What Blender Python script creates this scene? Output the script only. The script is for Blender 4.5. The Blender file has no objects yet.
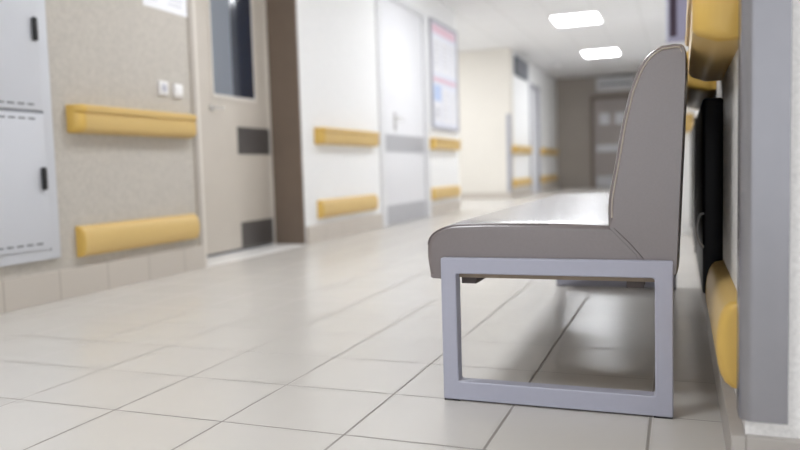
import bpy, bmesh, math, random
from mathutils import Vector, Matrix

random.seed(4)
S = bpy.context.scene
COL = S.collection

# ------------------------------------------------------------------ materials
def srgb(r, g, b):
    def f(c):
        c /= 255.0
        return c / 12.92 if c <= .04045 else ((c + .055) / 1.055) ** 2.4
    return (f(r), f(g), f(b), 1)

def mat(name, rgb, rough=.5, metal=0, noise=0.0, nscale=40, bump=0.0, bscale=120, coat=0.0, spec=.5):
    m = bpy.data.materials.new(name); m.use_nodes = True
    nt = m.node_tree; b = nt.nodes['Principled BSDF']
    b.inputs['Base Color'].default_value = srgb(*rgb)
    b.inputs['Roughness'].default_value = rough
    b.inputs['Metallic'].default_value = metal
    b.inputs['Coat Weight'].default_value = coat
    b.inputs['Coat Roughness'].default_value = .25
    b.inputs['Specular IOR Level'].default_value = spec
    tc = nt.nodes.new('ShaderNodeTexCoord')
    if noise:
        n = nt.nodes.new('ShaderNodeTexNoise'); n.inputs['Scale'].default_value = nscale; n.inputs['Detail'].default_value = 4
        nt.links.new(tc.outputs['Object'], n.inputs['Vector'])
        r = nt.nodes.new('ShaderNodeMapRange')
        r.inputs['From Min'].default_value = .3; r.inputs['From Max'].default_value = .7
        r.inputs['To Min'].default_value = 1 - noise; r.inputs['To Max'].default_value = 1 + noise * .5
        nt.links.new(n.outputs['Fac'], r.inputs['Value'])
        mx = nt.nodes.new('ShaderNodeVectorMath'); mx.operation = 'SCALE'
        mx.inputs[0].default_value = srgb(*rgb)[:3]
        nt.links.new(r.outputs['Result'], mx.inputs['Scale'])
        nt.links.new(mx.outputs[0], b.inputs['Base Color'])
    if bump:
        n2 = nt.nodes.new('ShaderNodeTexNoise'); n2.inputs['Scale'].default_value = bscale; n2.inputs['Detail'].default_value = 3
        nt.links.new(tc.outputs['Object'], n2.inputs['Vector'])
        bp = nt.nodes.new('ShaderNodeBump'); bp.inputs['Strength'].default_value = bump; bp.inputs['Distance'].default_value = .004
        nt.links.new(n2.outputs['Fac'], bp.inputs['Height'])
        nt.links.new(bp.outputs['Normal'], b.inputs['Normal'])
    return m

def grid_mat(name, rgb, line_rgb, origin, step, width, rough, vary=.02, axes=(0, 1), noise=.03, spec=.5, lrough=.5):
    """tiles with joints on a regular grid in object space"""
    m = bpy.data.materials.new(name); m.use_nodes = True
    nt = m.node_tree; N = nt.nodes; Lk = nt.links; b = N['Principled BSDF']
    tc = N.new('ShaderNodeTexCoord'); sp = N.new('ShaderNodeSeparateXYZ'); Lk.new(tc.outputs['Object'], sp.inputs[0])
    def mth(op, a, v):
        n = N.new('ShaderNodeMath'); n.operation = op
        for i, q in enumerate((a, v)):
            if q is None: continue
            if hasattr(q, 'links'): Lk.new(q, n.inputs[i])
            else: n.inputs[i].default_value = q
        return n.outputs[0]
    dist = []; cells = []
    for k, ax in enumerate(axes):
        if step[k] is None: continue
        t = mth('DIVIDE', mth('SUBTRACT', sp.outputs[ax], origin[k]), step[k])
        fr = mth('FRACT', t, None); cells.append(mth('FLOOR', t, None))
        e = mth('MINIMUM', fr, mth('SUBTRACT', 1.0, fr))
        dist.append(mth('MULTIPLY', e, step[k]))
    d = dist[0] if len(dist) == 1 else mth('MINIMUM', dist[0], dist[1])
    r = N.new('ShaderNodeMapRange'); Lk.new(d, r.inputs['Value'])
    r.inputs['From Min'].default_value = width * .35; r.inputs['From Max'].default_value = width
    cb = N.new('ShaderNodeCombineXYZ')
    for k, c in enumerate(cells): Lk.new(c, cb.inputs[k])
    wn = N.new('ShaderNodeTexWhiteNoise'); wn.noise_dimensions = '3D'; Lk.new(cb.outputs[0], wn.inputs['Vector'])
    ns = N.new('ShaderNodeTexNoise'); ns.inputs['Scale'].default_value = 9; ns.inputs['Detail'].default_value = 5; Lk.new(tc.outputs['Object'], ns.inputs['Vector'])
    s = mth('ADD', mth('ADD', 1 - vary * .5 - noise * .5, mth('MULTIPLY', wn.outputs['Value'], vary)), mth('MULTIPLY', ns.outputs['Fac'], noise))
    sc = N.new('ShaderNodeVectorMath'); sc.operation = 'SCALE'; sc.inputs[0].default_value = srgb(*rgb)[:3]; Lk.new(s, sc.inputs['Scale'])
    mx = N.new('ShaderNodeMix'); mx.data_type = 'RGBA'
    mx.inputs['A'].default_value = srgb(*line_rgb); Lk.new(sc.outputs[0], mx.inputs['B']); Lk.new(r.outputs['Result'], mx.inputs['Factor'])
    Lk.new(mx.outputs['Result'], b.inputs['Base Color'])
    rr = N.new('ShaderNodeMapRange'); rr.inputs['To Min'].default_value = lrough; rr.inputs['To Max'].default_value = rough
    Lk.new(r.outputs['Result'], rr.inputs['Value']); Lk.new(rr.outputs['Result'], b.inputs['Roughness'])
    bp = N.new('ShaderNodeBump'); bp.inputs['Strength'].default_value = .25; bp.inputs['Distance'].default_value = .001
    Lk.new(r.outputs['Result'], bp.inputs['Height']); Lk.new(bp.outputs['Normal'], b.inputs['Normal'])
    b.inputs['Specular IOR Level'].default_value = spec
    return m

def emit(name, rgb, strength):
    m = bpy.data.materials.new(name); m.use_nodes = True
    nt = m.node_tree; nt.nodes.clear()
    e = nt.nodes.new('ShaderNodeEmission'); e.inputs['Color'].default_value = srgb(*rgb); e.inputs['Strength'].default_value = strength
    o = nt.nodes.new('ShaderNodeOutputMaterial'); nt.links.new(e.outputs[0], o.inputs['Surface'])
    return m

M = dict(
    floor=grid_mat('floor_tile', (210, 206, 200), (152, 147, 141), (-.391, 1.494), (.3265, .3165), .0056, .25, .03, spec=.6, lrough=.85),
    ceiling=grid_mat('ceiling_panel', (232, 232, 233), (206, 205, 205), (-1.73, 10.8), (.6, .6), .008, .6, .01, noise=.01),
    wallpaper=mat('beige_wallpaper', (194, 188, 179), .8, noise=.10, nscale=45, bump=.5, bscale=160),
    wallwhite=mat('lit_wallpaper', (240, 240, 240), .7, noise=.03, nscale=45, bump=.3, bscale=160),  # paler copy of the beige wallpaper, stronger light put into its colour
    cream=mat('cream_paint', (226, 221, 212), .7, noise=.02, nscale=3),
    plaster=mat('rough_plaster', (240, 238, 236), .85, noise=.12, nscale=110, bump=.45, bscale=120),
    greige=mat('dimmed_greige', (158, 150, 142), .7, noise=.03, nscale=3),  # dimness of the corridor end put into a darker wall colour
    plinth=grid_mat('plinth_tile', (198, 190, 180), (158, 150, 140), (2.82, 0), (.331, None), .004, .35, .04, axes=(1, 0)),
    plinth_grey=mat('grey_plinth_tile', (176, 170, 164), .4, noise=.06, nscale=20),
    yellow=mat('ochre_plastic', (214, 182, 116), .42, noise=.02, nscale=60),
    yellow_cap=mat('ochre_end_cap', (216, 178, 92), .35),
    vinyl=mat('taupe_vinyl', (117, 108, 108), .24, noise=.03, nscale=200, bump=.05, bscale=300, spec=.8, coat=.7),
    piping=mat('pale_taupe_piping', (178, 168, 158), .45),
    seam=mat('dark_seam', (84, 76, 74), .7),
    frame=mat('lilac_grey_metal', (174, 175, 190), .38, noise=.015, nscale=80, spec=.4),
    black=mat('black_plastic', (22, 22, 24), .4),
    blackpanel=mat('black_gloss_panel', (22, 22, 27), .40, spec=.2),
    brownwood=mat('under_seat_board', (150, 135, 118), .7, noise=.1, nscale=30),
    steel=mat('guard_grey', (150, 149, 154), .27, metal=.6, noise=.02, nscale=30, spec=.6),
    plate=mat('brushed_plate', (94, 90, 88), .38, metal=.35, noise=.08, nscale=60),
    plate_pale=mat('pale_brushed_plate', (180, 180, 184), .35, metal=.2),
    cabinet=mat('white_enamel', (206, 208, 214), .38, noise=.01, nscale=5),
    cab_gap=mat('cabinet_gap', (150, 152, 158), .7),
    slot=mat('slot_shadow_grey', (92, 94, 100), .8),
    door=mat('beige_door_laminate', (206, 198, 187), .45, noise=.02, nscale=6),
    door_white=mat('white_door_paint', (230, 230, 233), .6, noise=.01, nscale=6),
    trim=mat('grey_beige_trim', (176, 168, 158), .5),
    trim_light=mat('light_trim', (226, 220, 212), .5),
    reveal=mat('shaded_reveal', (116, 101, 88), .6, noise=.05, nscale=10),  # shade inside the recess put into the lining colour
    glass=mat('dark_glazing', (38, 46, 62), .12, spec=.6),
    reflection=mat('grey_blue_reflection', (128, 134, 144), .6),  # lighter tone painted for the reflection on the door window
    chrome=mat('satin_handle', (205, 203, 200), .25, metal=.8),
    white=mat('white_plastic', (236, 234, 234), .35),
    paper=mat('white_paper', (238, 238, 242), .7),
    ink=mat('faint_print', (196, 196, 206), .8),
    pink=mat('pink_print', (228, 196, 210), .7),
    blue=mat('pale_blue_print', (190, 206, 236), .7),
    boardbg=mat('blue_white_board', (226, 228, 240), .35),
    alu=mat('board_frame_grey', (168, 168, 176), .4),
    lilac=mat('lilac_panel', (170, 168, 194), .5),
    lilacdark=mat('dark_plum_stripe', (62, 46, 64), .6),
    vent=mat('dark_grille', (70, 76, 88), .5),
    doorgrey=mat('grey_door', (150, 142, 138), .5),
    frame_pale=mat('pale_grey_door_frame', (222, 222, 224), .45),
    ac=mat('pale_ac_shell', (200, 200, 202), .45),
    lamp=emit('lamp_diffuser', (248, 251, 255), 17.5),
    gap_shade=mat('dark_gap_shade', (70, 74, 84), .6),  # dark tone painted for the shade in the gap under the door
    threshold=mat('pale_threshold', (240, 239, 237), .3),
)

# ------------------------------------------------------------------ mesh helpers
def link(name, bm, m, parent=None, smooth=None):
    bmesh.ops.recalc_face_normals(bm, faces=bm.faces[:])
    me = bpy.data.meshes.new(name); bm.to_mesh(me); bm.free()
    o = bpy.data.objects.new(name, me); COL.objects.link(o)
    me.materials.append(m)
    if smooth is not None:
        lim = math.radians(smooth)
        bm2 = bmesh.new(); bm2.from_mesh(me)
        for f in bm2.faces: f.smooth = True
        for e in bm2.edges:
            e.smooth = len(e.link_faces) == 2 and e.calc_face_angle(9) < lim
        bm2.to_mesh(me); bm2.free()
    if parent is not None:
        o.parent = parent
        o.matrix_parent_inverse = Matrix.Translation(parent.location).inverted()
    return o

def box(bm, x0, x1, y0, y1, z0, z1, bev=0.0, seg=2):
    vs = [bm.verts.new((x, y, z)) for x in (x0, x1) for y in (y0, y1) for z in (z0, z1)]
    fs = [bm.faces.new([vs[i] for i in q]) for q in ((0, 1, 3, 2), (4, 6, 7, 5), (0, 4, 5, 1), (2, 3, 7, 6), (0, 2, 6, 4), (1, 5, 7, 3))]
    if bev:
        es = list({e for f in fs for e in f.edges})
        bmesh.ops.bevel(bm, geom=es, offset=bev, segments=seg, profile=.5, affect='EDGES')
    return bm

def bx(*a, **k):
    return box(bmesh.new(), *a, **k)

def loft(bm, secs, close=True):
    """sections: lists of equal-length 3D loops"""
    rings = [[bm.verts.new(p) for p in s] for s in secs]
    n = len(rings[0])
    for a, b in zip(rings, rings[1:]):
        for i in range(n):
            j = (i + 1) % n
            bm.faces.new((a[i], a[j], b[j], b[i]))
    if close:
        bm.faces.new(rings[0][::-1]); bm.faces.new(rings[-1])
    return bm

def tube(bm, pts, r, seg=8, closed=False):
    pts = [Vector(p) for p in pts]; n = len(pts); rings = []
    up = None
    for i, p in enumerate(pts):
        if closed: t = (pts[(i + 1) % n] - pts[i - 1]).normalized()
        else: t = (pts[min(i + 1, n - 1)] - pts[max(i - 1, 0)]).normalized()
        if up is None:
            up = Vector((0, 0, 1)) if abs(t.z) < .9 else Vector((1, 0, 0))
        a = t.cross(up).normalized(); b = a.cross(t).normalized(); up = b
        rings.append([bm.verts.new(p + a * r * math.cos(2 * math.pi * k / seg) + b * r * math.sin(2 * math.pi * k / seg)) for k in range(seg)])
    m = n if closed else n - 1
    for i in range(m):
        A, B = rings[i], rings[(i + 1) % n]
        for k in range(seg):
            bm.faces.new((A[k], A[(k + 1) % seg], B[(k + 1) % seg], B[k]))
    if not closed:
        bm.faces.new(rings[0][::-1]); bm.faces.new(rings[-1])
    return bm

def cyl(bm, c, axis, r, h, seg=24):
    c = Vector(c); ax = Vector(axis).normalized()
    u = ax.orthogonal().normalized(); v = ax.cross(u)
    secs = [[c + ax * t + (u * math.cos(2 * math.pi * k / seg) + v * math.sin(2 * math.pi * k / seg)) * r for k in range(seg)] for t in (0, h)]
    return loft(bm, secs)

def tag(o, label, cat, group=None, kind=None):
    o['label'] = label; o['category'] = cat
    if group: o['group'] = group
    if kind: o['kind'] = kind
    return o

def thing(name, loc, label, cat, group=None):
    o = bpy.data.objects.new(name, None); COL.objects.link(o); o.location = loc
    o.empty_display_size = .1
    return tag(o, label, cat, group)

def struct(name, bm, m, label, cat, smooth=None):
    return tag(link(name, bm, m, None, smooth), label, cat, None, 'structure')

# ------------------------------------------------------------------ the setting
XL, XR, YC, HC = -2.90, .115, 1.50, 2.743      # left wall, right wall, right outer corner, ceiling height

struct('floor', bx(-7, 4.0, -5, 19.3, -.12, 0), M['floor'], 'pale grey glossy square tiled corridor floor', 'floor')
struct('ceiling', bx(-7, 4.0, -5, 19.3, HC, HC + .12), M['ceiling'], 'white panelled corridor ceiling with square joints', 'ceiling')

bm = bx(XL - .3, XL, -5, 4.03, 0, HC); box(bm, XL - .3, XL, 4.03, 5.45, 2.35, HC)
struct('wall_left', bm, M['wallpaper'], 'beige textured wall with white cabinet and paper notice', 'wall')
bm = bx(XL - .3, XL, 5.45, 7.13, 0, HC); box(bm, XL - .3, XL, 7.13, 8.76, 2.47, HC); box(bm, XL - .3, XL, 8.76, 10.05, 0, HC)
struct('wall_left_middle', bm, M['wallwhite'], 'wall painted paler for its strong light, around the white double-height door', 'wall')
struct('wall_alcove', bx(-7, XL - .3, 9.75, 10.05, 0, HC), M['wallwhite'], 'near side of the side passage, seen edge on', 'wall')
struct('wall_alcove_back', bx(-7, XL, 13.5, 13.8, 0, HC), M['cream'], 'cream wall of the side passage facing the bench', 'wall')
bm = bx(XL - .3, XL, 13.8, 15.4, 0, HC); box(bm, XL - .3, XL, 15.4, 16.5, 2.3, HC); box(bm, XL - .3, XL, 16.5, 19.0, 0, HC)
struct('wall_left_far', bm, M['wallwhite'], 'far pale stretch of corridor wall beyond the side passage', 'wall')
struct('wall_end', bx(-3.2, .6, 19.0, 19.3, 0, HC), M['greige'], 'wall closing the corridor, its dimness painted in as greige', 'wall')
struct('wall_right', bx(XR, XR + .3, YC + .3, 6.5, 0, HC), M['plaster'], 'rough white plaster wall behind the bench', 'wall')
struct('wall_right_near', bx(XR, 4.0, YC, YC + .3, 0, HC), M['plaster'], 'rough white plaster wall turning the corner beside the metal guard', 'wall')
struct('wall_right_far', bx(-.11, .45, 6.5, 19.0, 0, HC), M['wallwhite'], 'pale projecting wall far behind the bench back', 'wall')

# plinths
def plinth(y0, y1, name, label, m='plinth', h=.148):
    struct(name, bx(XL, XL + .02, y0, y1, 0, h, bev=.003), M[m], label, 'baseboard')
plinth(-5, 4.03, 'baseboard_left', 'beige tile plinth under the white cabinet')
plinth(5.46, 7.12, 'baseboard_left_middle', 'pale tile plinth between the two doors')
plinth(8.77, 10.05, 'baseboard_left_board', 'pale tile plinth below the notice board')
plinth(13.5, 15.39, 'baseboard_left_far', 'pale tile plinth beyond the side passage')
plinth(16.51, 19.0, 'baseboard_left_end', 'pale tile plinth at the dim end of the corridor')
struct('baseboard_alcove', bx(-7, XL, 13.485, 13.5, 0, .12), M['plinth'], 'pale tile plinth of the cream side passage wall', 'baseboard')
struct('baseboard_right', bx(XR - .026, XR, YC - .02, 6.5, 0, .085, bev=.003), M['plinth_grey'], 'grey tile plinth along the wall behind the bench', 'baseboard')
struct('baseboard_right_near', bx(XR, 4.0, YC - .02, YC, 0, .085, bev=.003), M['plinth_grey'], 'grey tile plinth under the metal corner guard', 'baseboard')

# ------------------------------------------------------------------ rails
UP = [(0, .832), (.040, .832), (.072, .846), (.080, .858), (.080, .925), (.074, .929), (.074, .936), (.086, .940), (.088, .948), (.088, .966), (.080, .975), (0, .975)]
def lowprof(z0, z1, d):
    P = [(0, z0)]
    for k in range(1, 12):
        a = math.pi * k / 12
        P.append((d * math.sin(a) ** .6, (z0 + z1) / 2 - (z1 - z0) / 2 * math.cos(a)))
    return P + [(0, z1)]

def rail(name, wx, side, y0, y1, prof, label, cat, group, capr=.05):
    """side +1: the rail stands out towards +x from the wall plane wx"""
    root = thing(name, (wx, (y0 + y1) / 2, 0), label, cat, group)
    zc = sum(p[1] for p in prof) / len(prof)
    def sec(y, s, q=1.0):
        return [(wx + side * p * s, y, zc + (z - zc) * q) for p, z in prof]
    link('rail_body', loft(bmesh.new(), [sec(y0 + capr, 1), sec(y1 - capr, 1)]), M['yellow'], root, 35)
    def cap(ya, d):
        ss = []
        for k in range(7):
            a = math.pi / 2 * k / 6
            t = math.sin(a)
            ss.append(sec(ya + d * capr * t, max(.45, .45 + .55 * math.cos(a)) * 1.012, .95 + .05 * math.cos(a)))
        link('end_cap', loft(bmesh.new(), ss), M['yellow_cap'], root, 50)
    cap(y0 + capr, -1); cap(y1 - capr, 1)
    return root

LOW = lowprof(.195, .357, .055)
G1, G2 = 'ochre handrails along the walls', 'ochre lower bumper rails along the walls'
rail('handrail', XL, 1, 2.945, 3.945, UP, 'ochre handrail beside the white cabinet, below the two wall sockets', 'handrail', G1)
rail('bumper_rail', XL, 1, 2.96, 3.945, LOW, 'ochre rounded bumper rail low beside the white cabinet', 'bumper rail', G2, .012)
rail('handrail', XL, 1, 5.67, 6.97, UP, 'ochre handrail between the shade-darkened door recess and the white door', 'handrail', G1)
rail('bumper_rail', XL, 1, 5.68, 6.94, LOW, 'ochre bumper rail low between the shade-darkened door recess and white door', 'bumper rail', G2, .02)
rail('handrail', XL, 1, 8.74, 9.95, UP, 'ochre handrail just below the notice board', 'handrail', G1)
rail('bumper_rail', XL, 1, 8.76, 9.95, LOW, 'ochre bumper rail near the floor below the notice board', 'bumper rail', G2, .02)
rail('handrail', XL, 1, 13.62, 15.25, UP, 'blurred ochre handrail under the dark wall grille', 'handrail', G1)
rail('bumper_rail', XL, 1, 13.62, 15.25, LOW, 'blurred ochre bumper rail low under the dark wall grille', 'bumper rail', G2, .02)
rail('handrail', XL, 1, 16.62, 18.80, UP, 'farthest ochre handrail next to the dim end wall', 'handrail', G1)
rail('bumper_rail', XL, 1, 16.62, 18.80, LOW, 'farthest ochre bumper rail at the foot of the end wall corner', 'bumper rail', G2, .02)
UPR = [(p * 1.13, z) for p, z in UP]
rail('handrail', XR, -1, 1.585, 2.42, UPR, 'large ochre handrail beside the metal corner guard, above bench back', 'handrail', G1, .03)
rail('handrail', XR, -1, 2.72, 3.74, UPR, 'ochre handrail mostly hidden behind the bench back on the black panels', 'handrail', G1, .05)
rail('bumper_rail', XR, -1, 1.585, 2.28, lowprof(.140, .318, .046), 'ochre bumper rail low on the plaster wall beside the metal guard', 'bumper rail', G2, .03)

# handrail on the face of the far projecting wall
root = thing('handrail', (0, 6.5, 0), 'sliver of ochre handrail on the far projecting wall behind bench', 'handrail', G1)
link('rail_body', loft(bmesh.new(), [[(x, 6.5 - p, z) for p, z in UP] for x in (-.08, .10)]), M['yellow'], root, 35)

# ------------------------------------------------------------------ white wall cabinet
y0, y1, z0, z1 = 1.6, 2.83, .212, 2.0
xf = XL + .03
root = thing('electrical_cabinet', (XL, 2.25, z0), 'white enamelled wall cabinet with two doors, black latches and vent slots', 'cabinet')
link('cabinet_body', bx(XL, xf, y0, y1, z0, z1, bev=.006), M['cabinet'], root, 40)
def cab_door(za, zb, hz):
    d = link('door', bx(xf - .004, xf + .012, y0 + .05, 2.762, za, zb, bev=.004), M['cabinet'], root, 40)
    b = bx(xf + .010, xf + .030, 2.722, 2.750, hz - .055, hz + .055, bev=.009, seg=3)
    link('latch', b, M['black'], d, 50)
    for zz in (za + .026, zb - .026):
        bs = bmesh.new()
        for k in range(12):
            yy = 2.69 - k * .056
            box(bs, xf + .0105, xf + .0128, yy - .019, yy + .019, zz - .0035, zz + .0035)
        link('vent_slots', bs, M['slot'], d)
cab_door(.268, .915, .605); cab_door(.930, 1.94, 1.312)
link('door_gap', bx(xf - .002, xf + .004, y0 + .05, 2.768, .915, .930), M['cab_gap'], root)
link('door_gap', bx(xf - .002, xf + .003, 2.762, 2.768, .255, .93), M['cab_gap'], root)

# ------------------------------------------------------------------ sockets, notice
def plate_thing(name, yc, zc, label, cat, inner):
    r = thing(name, (XL, yc, zc), label, cat, 'white fittings above the first handrail')
    link('cover_plate', bx(XL, XL + .018, yc - .042, yc + .042, zc - .042, zc + .042, bev=.006), M['white'], r, 40)
    if inner == 'socket':
        b = cyl(bmesh.new(), (XL + .0175, yc, zc), (1, 0, 0), .025, .004)
        link('socket_face', b, M['ink'], r, 40)
        b = bmesh.new()
        for s in (-1, 1): cyl(b, (XL + .0205, yc + s * .0095, zc), (1, 0, 0), .003, .0016, 10)
        link('pin_holes', b, M['black'], r)
    else:
        link('rocker', bx(XL + .017, XL + .024, yc - .028, yc + .028, zc - .028, zc + .028, bev=.003), M['white'], r, 40)
plate_thing('wall_socket', 3.705, 1.125, 'white square wall socket, the one nearer the cabinet', 'socket', 'socket')
plate_thing('light_switch', 3.845, 1.120, 'white square light switch beside the socket, nearer the door', 'switch', 'switch')

r = thing('paper_notice', (XL, 3.79, 1.6), 'white paper notice pinned on beige wall left of the door', 'notice')
link('paper_sheet', bx(XL, XL + .003, 3.575, 4.0, 1.59, 1.95), M['paper'], r)
b = bmesh.new()
for k in range(9):
    if k in (4,): continue
    for (a, e) in ((3.60, 3.70 + .02 * (k % 3)), (3.80, 3.93 + .01 * (k % 4))):
        box(b, XL + .003, XL + .0036, a, e, 1.635 + k * .032, 1.643 + k * .032)
link('printed_lines', b, M['ink'], r)

# ------------------------------------------------------------------ beige door in the shade-darkened recess
XD = -3.19
r = tag(bpy.data.objects.new('door_1', None), 'beige door with dark window and steel plates in a shade-darkened recess', 'door', None, 'structure')
COL.objects.link(r); r.location = (XD, 4.75, 0)
link('door_leaf', bx(XD - .045, XD, 4.10, 5.42, .022, 2.12, bev=.003), M['door'], r, 40)
b = bx(XD - .045, XL - .02, 4.031, 4.10, 0, 2.16); box(b, XD - .045, XD + .012, 5.42, 5.449, 0, 2.16); box(b, XD - .045, XD + .022, 4.031, 5.449, 2.12, 2.349)
link('door_lining', b, M['trim_light'], r)
link('gap_shade_strip', bx(XD - .040, XD - .006, 4.10, 5.42, .001, .022), M['gap_shade'], r)  # strip painted dark in place of the shaded gap below the leaf
fr = bmesh.new()
for (a, e, c, d) in ((4.63, 4.65, 1.19, 2.05), (5.21, 5.23, 1.19, 2.05), (4.63, 5.23, 1.165, 1.19), (4.63, 5.23, 2.05, 2.075)):
    box(fr, XD - .002, XD + .010, a, e, c, d)
w = link('window_frame', fr, M['trim_light'], r, 40)
link('pane', bx(XD - .002, XD + .006, 4.65, 5.21, 1.19, 2.05), M['glass'], w)
link('reflection_strip', bx(XD - .002, XD + .007, 4.65, 4.905, 1.19, 2.05), M['reflection'], w)  # painted reflection on the left part of the glass
link('kick_plate', bx(XD, XD + .004, 4.945, 5.418, .026, .224), M['plate'], r)
link('push_plate', bx(XD, XD + .004, 4.945, 5.418, .752, .962), M['plate'], r)
b = cyl(bmesh.new(), (XD, 4.615, 1.085), (1, 0, 0), .024, .01)
tube(b, [(XD + .01, 4.615, 1.085), (XD + .045, 4.615, 1.085), (XD + .055, 4.625, 1.085), (XD + .055, 4.70, 1.085)], .008)
link('door_handle', b, M['chrome'], r, 50)
# casing on the wall and the reveal lining
b = bx(XL - .29, XL + .012, 3.985, 4.031, 0, 2.35); box(b, XL - .0, XL + .012, 3.985, 5.47, 2.35, 2.40)
struct('trim_1', b, M['trim'], 'grey-beige door casing beside the paper notice', 'trim')
struct('trim_2', bx(XD + .02, XL - .004, 5.425, 5.4505, 0, 2.349), M['reveal'], 'door recess lining with its shade painted in dark brown', 'trim')
struct('trim_3', bx(XD, XL + .004, 4.035, 5.42, 0, .006), M['threshold'], 'pale threshold strip at the foot of the beige door', 'trim')

# ------------------------------------------------------------------ white door
XW = XL - .02
r = tag(bpy.data.objects.new('door_2', None), 'tall white door with pale grey kick and push plates', 'door', None, 'structure')
COL.objects.link(r); r.location = (XW, 7.95, 0)
link('door_leaf', bx(XW - .05, XW, 7.245, 8.63, .006, 2.42, bev=.003), M['door_white'], r, 40)
b = bx(XL - .08, XL + .02, 7.131, 7.245, 0, 2.469); box(b, XL - .08, XL + .015, 8.63, 8.759, 0, 2.469); box(b, XL - .08, XL + .015, 7.245, 8.63, 2.42, 2.469)
link('door_frame', b, M['frame_pale'], r)
link('kick_plate', bx(XW, XW + .004, 7.25, 8.62, .008, .215), M['plate_pale'], r)
link('push_plate', bx(XW, XW + .004, 7.25, 8.62, .79, .978), M['plate_pale'], r)
b = bx(XW, XW + .008, 7.62, 7.67, 1.02, 1.22, bev=.003)
tube(b, [(XW + .005, 7.645, 1.15), (XW + .05, 7.645, 1.15), (XW + .055, 7.66, 1.15), (XW + .055, 7.77, 1.15)], .011)
link('door_handle', b, M['chrome'], r, 50)

# ------------------------------------------------------------------ notice board
r = thing('notice_board', (XL, 9.45, 1.1), 'framed blue-white notice board with pink bands near the passage corner', 'notice board')
a0, a1, c0, c1 = 8.90, 10.0, 1.12, 2.43
link('backing_board', bx(XL, XL + .015, a0, a1, c0, c1), M['boardbg'], r)
b = bmesh.new()
for q in ((a0 - .03, a0, c0 - .03, c1 + .03), (a1, a1 + .03, c0 - .03, c1 + .03), (a0, a1, c0 - .03, c0), (a0, a1, c1, c1 + .03)):
    box(b, XL, XL + .03, *q)
link('board_frame', b, M['alu'], r)
link('pink_band', bx(XL + .015, XL + .017, a0 + .05, a1 - .05, 2.30, 2.41), M['pink'], r)
link('pink_band', bx(XL + .015, XL + .017, a0 + .05, a1 - .05, 1.70, 1.75), M['pink'], r)
for (p0, p1, q0, q1) in ((8.96, 9.26, 1.82, 2.24), (9.32, 9.62, 1.82, 2.24), (9.68, 9.95, 1.82, 2.24), (8.96, 9.26, 1.20, 1.42), (9.32, 9.62, 1.18, 1.62), (9.68, 9.95, 1.18, 1.62)):
    sh = link('sheet', bx(XL + .015, XL + .018, p0, p1, q0, q1), M['paper'], r)
    b = bmesh.new()
    for k in range(6):
        zz = q1 - .05 - k * (q1 - q0 - .08) / 6
        box(b, XL + .018, XL + .0186, p0 + .03, p1 - .03 - .03 * (k % 3), zz - .012, zz)
    link('printed_lines', b, M['ink'], sh)
link('blue_sheet', bx(XL + .015, XL + .018, 8.96, 9.26, 1.46, 1.65), M['blue'], r)

# ------------------------------------------------------------------ far fittings
r = thing('ventilation_grille', (XL, 14.5, 2.5), 'dark rectangular grille high on the far left wall', 'grille')
link('grille_frame', bx(XL, XL + .04, 13.9, 15.15, 2.30, 2.66, bev=.006), M['vent'], r, 40)
b = bmesh.new()
for k in range(9):
    zz = 2.335 + k * .036
    box(b, XL + .04, XL + .052, 13.94, 15.11, zz - .008, zz + .008)
link('louvres', b, M['cab_gap'], r)

r = tag(bpy.data.objects.new('door_3', None), 'blurred pale door with grey frame in the far left wall', 'door', None, 'structure')
COL.objects.link(r); r.location = (XL, 15.95, 0)
link('door_leaf', bx(XL - .09, XL - .04, 15.47, 16.43, .006, 2.22, bev=.003), M['door_white'], r)
b = bx(XL - .12, XL + .02, 15.401, 15.47, 0, 2.299); box(b, XL - .12, XL + .02, 16.43, 16.499, 0, 2.299); box(b, XL - .12, XL + .02, 15.47, 16.43, 2.22, 2.299)
link('door_frame', b, M['alu'], r)
b = cyl(bmesh.new(), (XL - .04, 15.56, 1.05), (1, 0, 0), .024, .01)
tube(b, [(XL - .03, 15.56, 1.05), (XL, 15.56, 1.05), (XL + .01, 15.58, 1.05), (XL + .01, 15.68, 1.05)], .01)
link('door_handle', b, M['chrome'], r, 50)

def corner_guard(name, segs, label, group=None):
    b = bmesh.new(); loft(b, segs)
    return tag(link(name, b, M['steel'], None, 40), label, 'corner guard', group)
t = .006
def lsec(z, cx, cy, fx, fy, t, sx):
    """L section round an outer corner at (cx, cy): one flange runs +y, the other runs sx"""
    R = t * 2.2
    arc = []
    for k in range(7):
        a = math.pi / 2 * k / 6
        arc.append((cx - sx * t + sx * (R - R * math.cos(a)), cy - t + (R - R * math.sin(a)), z))
    return [(cx, cy + fy, z), (cx - sx * t, cy + fy, z)] + arc + [(cx + sx * fx, cy - t, z), (cx + sx * fx, cy, z), (cx, cy, z)]
corner_guard('corner_guard', [lsec(z, XR, YC, .070, .066, .011, 1) for z in (.112, 2.05)], 'large grey metal corner guard on the plaster corner beside the bench')
bm = bx(XL, XL + .006, 13.494, 13.57, .12, 1.55); box(bm, XL - .07, XL + .006, 13.494, 13.50, .12, 1.55)
tag(link('corner_guard', bm, M['alu']), 'slim grey guard on the far corner of the cream passage wall', 'corner guard')

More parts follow.
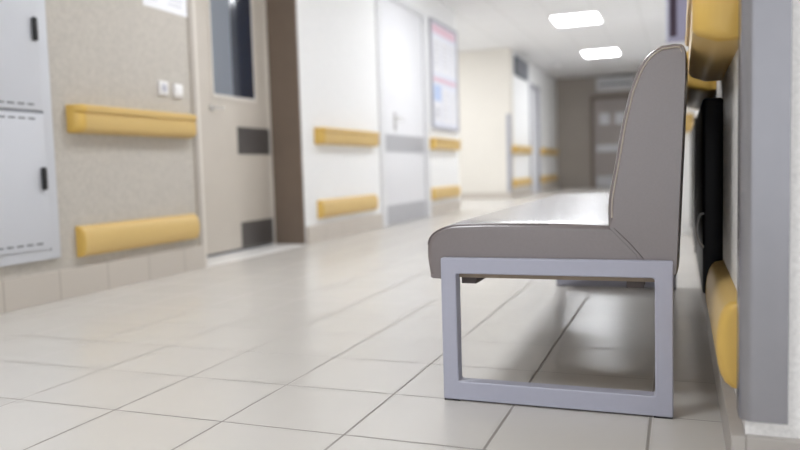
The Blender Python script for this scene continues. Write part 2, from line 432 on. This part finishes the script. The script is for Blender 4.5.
# end wall: door, air conditioner
YE = 19.0
r = tag(bpy.data.objects.new('door_4', None), 'dim grey door in the end wall under the air conditioner', 'door', None, 'structure')
COL.objects.link(r); r.location = (-1.6, YE, 0)
link('door_leaf', bx(-1.98, -1.10, YE - .05, YE, .006, 2.16, bev=.003), M['doorgrey'], r)
b = bx(-2.06, -1.98, YE - .07, YE, 0, 2.25); box(b, -1.10, -1.02, YE - .07, YE, 0, 2.25); box(b, -1.98, -1.10, YE - .07, YE, 2.16, 2.25)
link('door_frame', b, mat('dark_taupe_frame', (112, 100, 92), .5), r)
for x in (-1.84, -1.46):
    link('paper_note', bx(x, x + .22, YE - .054, YE - .05, 1.55, 1.82), M['plate_pale'], r)
link('push_plate', bx(-1.92, -1.16, YE - .055, YE - .05, .88, 1.05), M['plate_pale'], r)
link('kick_plate', bx(-1.92, -1.16, YE - .055, YE - .05, .03, .28), M['plate_pale'], r)
b = tube(bmesh.new(), [(-1.91, YE - .05, 1.16), (-1.91, YE - .10, 1.16), (-1.79, YE - .10, 1.16)], .011)
link('door_handle', b, M['chrome'], r, 50)

r = thing('air_conditioner', (-1.45, YE, 2.35), 'pale wall-mounted air conditioner above the end door', 'air conditioner')
P = [(0, 2.36), (.14, 2.36), (.20, 2.42), (.22, 2.50), (.22, 2.64), (.19, 2.68), (0, 2.68)]
link('shell', loft(bmesh.new(), [[(x, YE - p, z) for p, z in P] for x in (-1.90, -1.0)]), M['ac'], r, 30)
link('outlet_flap', bx(-1.84, -1.06, YE - .228, YE - .20, 2.475, 2.525, bev=.004), M['vent'], r)

# lilac panel on the face of the far projecting wall
r = thing('hanging_panel', (-.03, 6.5, 1.56), 'lilac panel with dark middle stripe above the bench back', 'panel')
link('panel_board', bx(-.108, .075, 6.47, 6.5, 1.56, 2.25, bev=.004), M['lilac'], r, 40)
link('dark_stripe', bx(-.075, -.022, 6.466, 6.47, 1.60, 2.24), M['lilacdark'], r)
link('pale_edge', bx(-.108, -.088, 6.466, 6.47, 1.57, 2.24), M['boardbg'], r)

# black wall panels behind the bench
def wall_panel(ya, yb, label):
    rr = thing('wall_panel', (XR, (ya + yb) / 2, .2), label, 'wall panel', 'black panels on the wall behind the bench')
    link('panel_face', bx(XR - .054, XR, ya, yb, .215, .775, bev=.008, seg=3), M['blackpanel'], rr, 40)
    link('edge_strip', bx(XR - .058, XR - .0, yb, yb + .03, .215, .775, bev=.004), M['steel'], rr, 40)
wall_panel(2.29, 3.30, 'glossy black wall panel nearest the ochre bumper rail')
wall_panel(3.36, 4.60, 'glossy black wall panel further along behind bench back')
b = tube(bmesh.new(), [(.066, 2.297, .448), (.055, 2.28, .447), (.049, 2.277, .435), (.045, 2.275, .41), (.046, 2.274, .385), (.052, 2.274, .365), (.064, 2.296, .350)], .0035)
tag(link('cable', b, M['ac'], None, 60), 'short grey cable loop hanging on the black wall panel', 'cable')

# ------------------------------------------------------------------ the bench
BY0, BY1 = 1.80, 3.72
bench = thing('bench', (-.30, (BY0 + BY1) / 2, 0), 'long taupe vinyl bench with backrest on lilac-grey metal loop legs', 'bench')

def smooth_poly(pts, rounds, seg=5):
    """round selected corners of a polygon; rounds[i] = radius"""
    out = []; n = len(pts)
    for i, p in enumerate(pts):
        rr = rounds.get(i, 0)
        if not rr: out.append(Vector(p)); continue
        p = Vector(p); a = (Vector(pts[i - 1]) - p); c = (Vector(pts[(i + 1) % n]) - p)
        ra = min(rr, a.length * .48); rc = min(rr, c.length * .48)
        A = p + a.normalized() * ra; C = p + c.normalized() * rc
        for k in range(seg + 1):
            t = k / seg
            out.append(A * (1 - t) ** 2 + p * 2 * t * (1 - t) + C * t * t)
    return out

def cushion(name, poly, ya, yb, bulge, parent, m, inset=.016):
    """extrude an x/z outline along y with softly rounded ends and a slight crown"""
    n = len(poly); cen = sum(poly, Vector((0, 0))) / n
    nrm = []
    for i in range(n):
        t = (poly[(i + 1) % n] - poly[i - 1]).normalized(); nn = Vector((t.y, -t.x))
        nrm.append(nn)
    area = sum(poly[i].x * poly[(i + 1) % n].y - poly[(i + 1) % n].x * poly[i].y for i in range(n))
    if area < 0: nrm = [-v for v in nrm]
    wgt = [.15 if v.y < -.3 else .15 + .85 * max(0, min(1, .5 - v.x + .6 * v.y)) for v in nrm]
    secs = []
    front = []
    for k in range(5):
        a = math.pi / 2 * k / 4
        front.append((ya + inset * (1 - math.cos(a)), inset * (1 - math.sin(a))))
    mids = [(ya + (yb - ya) * t, 0) for t in (.06, .15, .3, .5, .7, .85, .94)]
    back = [(yb - (y - ya), s) for y, s in front[::-1]]
    front = [(ya, inset + .003)] + front; back = back + [(yb, inset + .003)]
    for y, s in front + mids + back:
        t = (y - ya) / (yb - ya); c = bulge * (1 - (2 * t - 1) ** 8)
        secs.append([(poly[i].x + nrm[i].x * (c - s * wgt[i]), y, poly[i].y + nrm[i].y * (c - s * wgt[i])) for i in range(n)])
    return link(name, loft(bmesh.new(), secs), m, parent, 40)

seat_pts = [(-.566, .313), (-.608, .314), (-.618, .378), (-.611, .428), (-.560, .4545), (-.46, .4575), (-.30, .457), (-.142, .450), (-.079, .380), (-.064, .345), (-.566, .345)]
seat_poly = smooth_poly(seat_pts, {1: .01, 2: .03, 3: .035, 4: .035})
back_pts = [(-.158, .446), (-.160, .490), (-.157, .525), (-.146, .580), (-.127, .690), (-.109, .765), (-.088, .820), (-.064, .851), (-.038, .864), (-.012, .866), (.008, .864), (.014, .845), (.0135, .79), (.004, .58), (-.005, .37), (-.006, .335), (-.078, .335), (-.097, .382)]
back_poly = smooth_poly(back_pts, {1: .02, 2: .02, 6: .02, 7: .02, 10: .01, 11: .01, 15: .01})
seat = cushion('seat', seat_poly, BY0 + .0178, BY1 - .0178, .004, bench, M['vinyl'], .013)
back = cushion('backrest', back_poly, BY0 + .016, BY1 - .016, .006, bench, M['vinyl'], .013)

def offs(poly, d):
    n = len(poly); area = sum(poly[i].x * poly[(i + 1) % n].y - poly[(i + 1) % n].x * poly[i].y for i in range(n))
    sg = 1 if area > 0 else -1
    out = []
    for i in range(n):
        t = (poly[(i + 1) % n] - poly[i - 1]).normalized()
        out.append(poly[i] + Vector((t.y, -t.x)) * sg * d)
    return out
for yy in (BY0 + .022, BY1 - .022):
    pp = [p for p in offs(back_poly, -.009) if p.y > .455 and (p.x < -.03 or p.y > .845)]
    link('piping', tube(bmesh.new(), [(p.x, yy - .004 if yy < 2.5 else yy + .004, p.y) for p in pp], .0026, 6), M['piping'], back, 60)
    ps = [p for p in offs(seat_poly, -.002) if p.y > .40 and p.x < -.15]
    link('piping', tube(bmesh.new(), [(p.x, yy, p.y) for p in ps], .0022, 6), M['vinyl'], seat, 60)
# zip along the back of the backrest
link('zip', bx(.010, .0165, BY0 + .03, BY1 - .03, .795, .806), M['seam'], back)

# loop frames
FX0, FX1, FZ1, FW, FD = -.573, -.0145, .371, .040, .040
def sled(ya):
    yb = ya + FD
    bm = bmesh.new()
    def ring(y, x0, x1, z0, z1, r, seg=3):
        pts = []
        for (cx, cz, a0) in ((x1 - r, z1 - r, 0), (x0 + r, z1 - r, 90), (x0 + r, z0 + r, 180), (x1 - r, z0 + r, 270)):
            for k in range(seg + 1):
                a = math.radians(a0 + 90 * k / seg)
                pts.append((cx + r * math.cos(a), y, cz + r * math.sin(a)))
        return pts
    b = .0025
    spec = [(ya + b, 0, ), (ya, b), (yb, b), (yb - b, 0)]
    loops = []
    z0 = .004
    outer = lambda y, i: ring(y, FX0 + i, FX1 - i, z0 + i, FZ1 - i, .004)
    inner = lambda y, i: ring(y, FX0 + FW - i, FX1 - FW + i, z0 + FW + .008 - i, FZ1 - FW + i, .006)
    seq = [outer(ya + b, 0), outer(ya, b), inner(ya, b), inner(ya + b, 0), inner(yb - b, 0), inner(yb, b), outer(yb, b), outer(yb - b, 0)]
    rings = [[bm.verts.new(p) for p in s] for s in seq]
    n = len(rings[0])
    for A, B in zip(rings, rings[1:] + rings[:1]):
        for i in range(n):
            bm.faces.new((A[i], A[(i + 1) % n], B[(i + 1) % n], B[i]))
    fr = link('leg_frame', bm, M['frame'], bench, 35)
    for x in (FX0 + .022, FX1 - .022):
        link('glide', bx(x - .021, x + .021, ya + .003, yb - .003, 0, .0045), M['black'], fr)
    return fr
sled(BY0 - .002); sled(BY1 - FD + .002)
# board and rails under the seat
link('seat_board', bx(-.560, -.02, BY0 + .03, BY1 - .03, .3175, .3445), M['brownwood'], bench)
for x in (-.51, -.10):
    link('support_rail', bx(x - .02, x + .02, BY0 + FD, BY1 - FD, .300, .3170, bev=.002), M['seam'], bench)
b = cyl(bmesh.new(), (-.17, 3.05, .302), (0, 0, 1), .05, .015)
link('bolt_cover', b, M['black'], bench, 40)

# mitre seam on the bench end
p, q = Vector((-.146, .446)), Vector((-.078, .372))
link('mitre_seam', tube(bmesh.new(), [(p.x, BY0 + .017, p.y), ((p.x + q.x) / 2 + .003, BY0 + .0165, (p.y + q.y) / 2), (q.x, BY0 + .0165, q.y)], .0014, 6), M['seam'], seat)

# ------------------------------------------------------------------ ceiling lamps
def lamp(yc, label, xc=-1.43):
    r = thing('ceiling_light', (xc, yc, HC), label, 'ceiling light', 'square panel lights in the ceiling')
    b = bmesh.new()
    w, l = .34, .39
    for q in ((-w, -w + .02, -l, l), (w - .02, w, -l, l), (-w + .02, w - .02, -l, -l + .02), (-w + .02, w - .02, l - .02, l)):
        box(b, xc + q[0], xc + q[1], yc + q[2], yc + q[3], HC - .014, HC)
    link('light_frame', b, M['white'], r)
    link('diffuser', bx(xc - w + .02, xc + w - .02, yc - l + .02, yc + l - .02, HC - .010, HC - .001), M['lamp'], r)
lamp(11.42, 'bright panel light, nearer of the two lit in view')
lamp(15.1, 'bright panel light, farther one before the dim end wall')
lamp(11.8, 'added unseen panel light brightening the side passage', -4.6)  # extra lamp added out of view to brighten the cream wall and floor
lamp(7.7, 'panel light in the ceiling above the white door')
lamp(4.0, 'panel light in the ceiling above the bench')
lamp(0.3, 'panel light in the ceiling over the near floor before the bench')
r = thing('smoke_detector', (-2.45, 16.4, HC), 'small white smoke detector on the ceiling near the end', 'smoke detector')
cyl_b = cyl(bmesh.new(), (-2.45, 16.4, HC - .045), (0, 0, 1), .06, .045)
link('detector_body', cyl_b, M['white'], r, 40)
link('detector_base', cyl(bmesh.new(), (-2.45, 16.4, HC - .012), (0, 0, 1), .075, .012), M['ac'], r, 40)

# ------------------------------------------------------------------ light, camera
W = bpy.data.worlds.new('daylight'); S.world = W; W.use_nodes = True
bg = W.node_tree.nodes['Background']; bg.inputs['Color'].default_value = (.93, .96, 1, 1); bg.inputs['Strength'].default_value = 1.0

f_px, yaw, pit, rol = 741.7, .3618, .07505, -.02934
F = Vector((-math.sin(yaw) * math.cos(pit), math.cos(yaw) * math.cos(pit), -math.sin(pit)))
R = Vector((math.cos(yaw), math.sin(yaw), 0)); U = R.cross(F)
R2 = R * math.cos(rol) + U * math.sin(rol); U2 = U * math.cos(rol) - R * math.sin(rol)
cd = bpy.data.cameras.new('camera'); cam = bpy.data.objects.new('camera', cd); COL.objects.link(cam)
cam.matrix_world = Matrix(((R2.x, U2.x, -F.x, 0), (R2.y, U2.y, -F.y, 0), (R2.z, U2.z, -F.z, .6), (0, 0, 0, 1)))
cd.sensor_width = 36; cd.lens = f_px / 800 * 36
cd.clip_start = .02; cd.clip_end = 200
cd.dof.use_dof = True; cd.dof.focus_distance = 1.80; cd.dof.aperture_fstop = 1.75; cd.dof.aperture_blades = 0
S.camera = cam

S.cycles.use_denoising = True
S.cycles.max_bounces = 10; S.cycles.diffuse_bounces = 6
vs = S.view_settings
vs.view_transform = 'Standard'; vs.look = 'None'; vs.gamma = 1; vs.use_curve_mapping = False; vs.exposure = 0.66
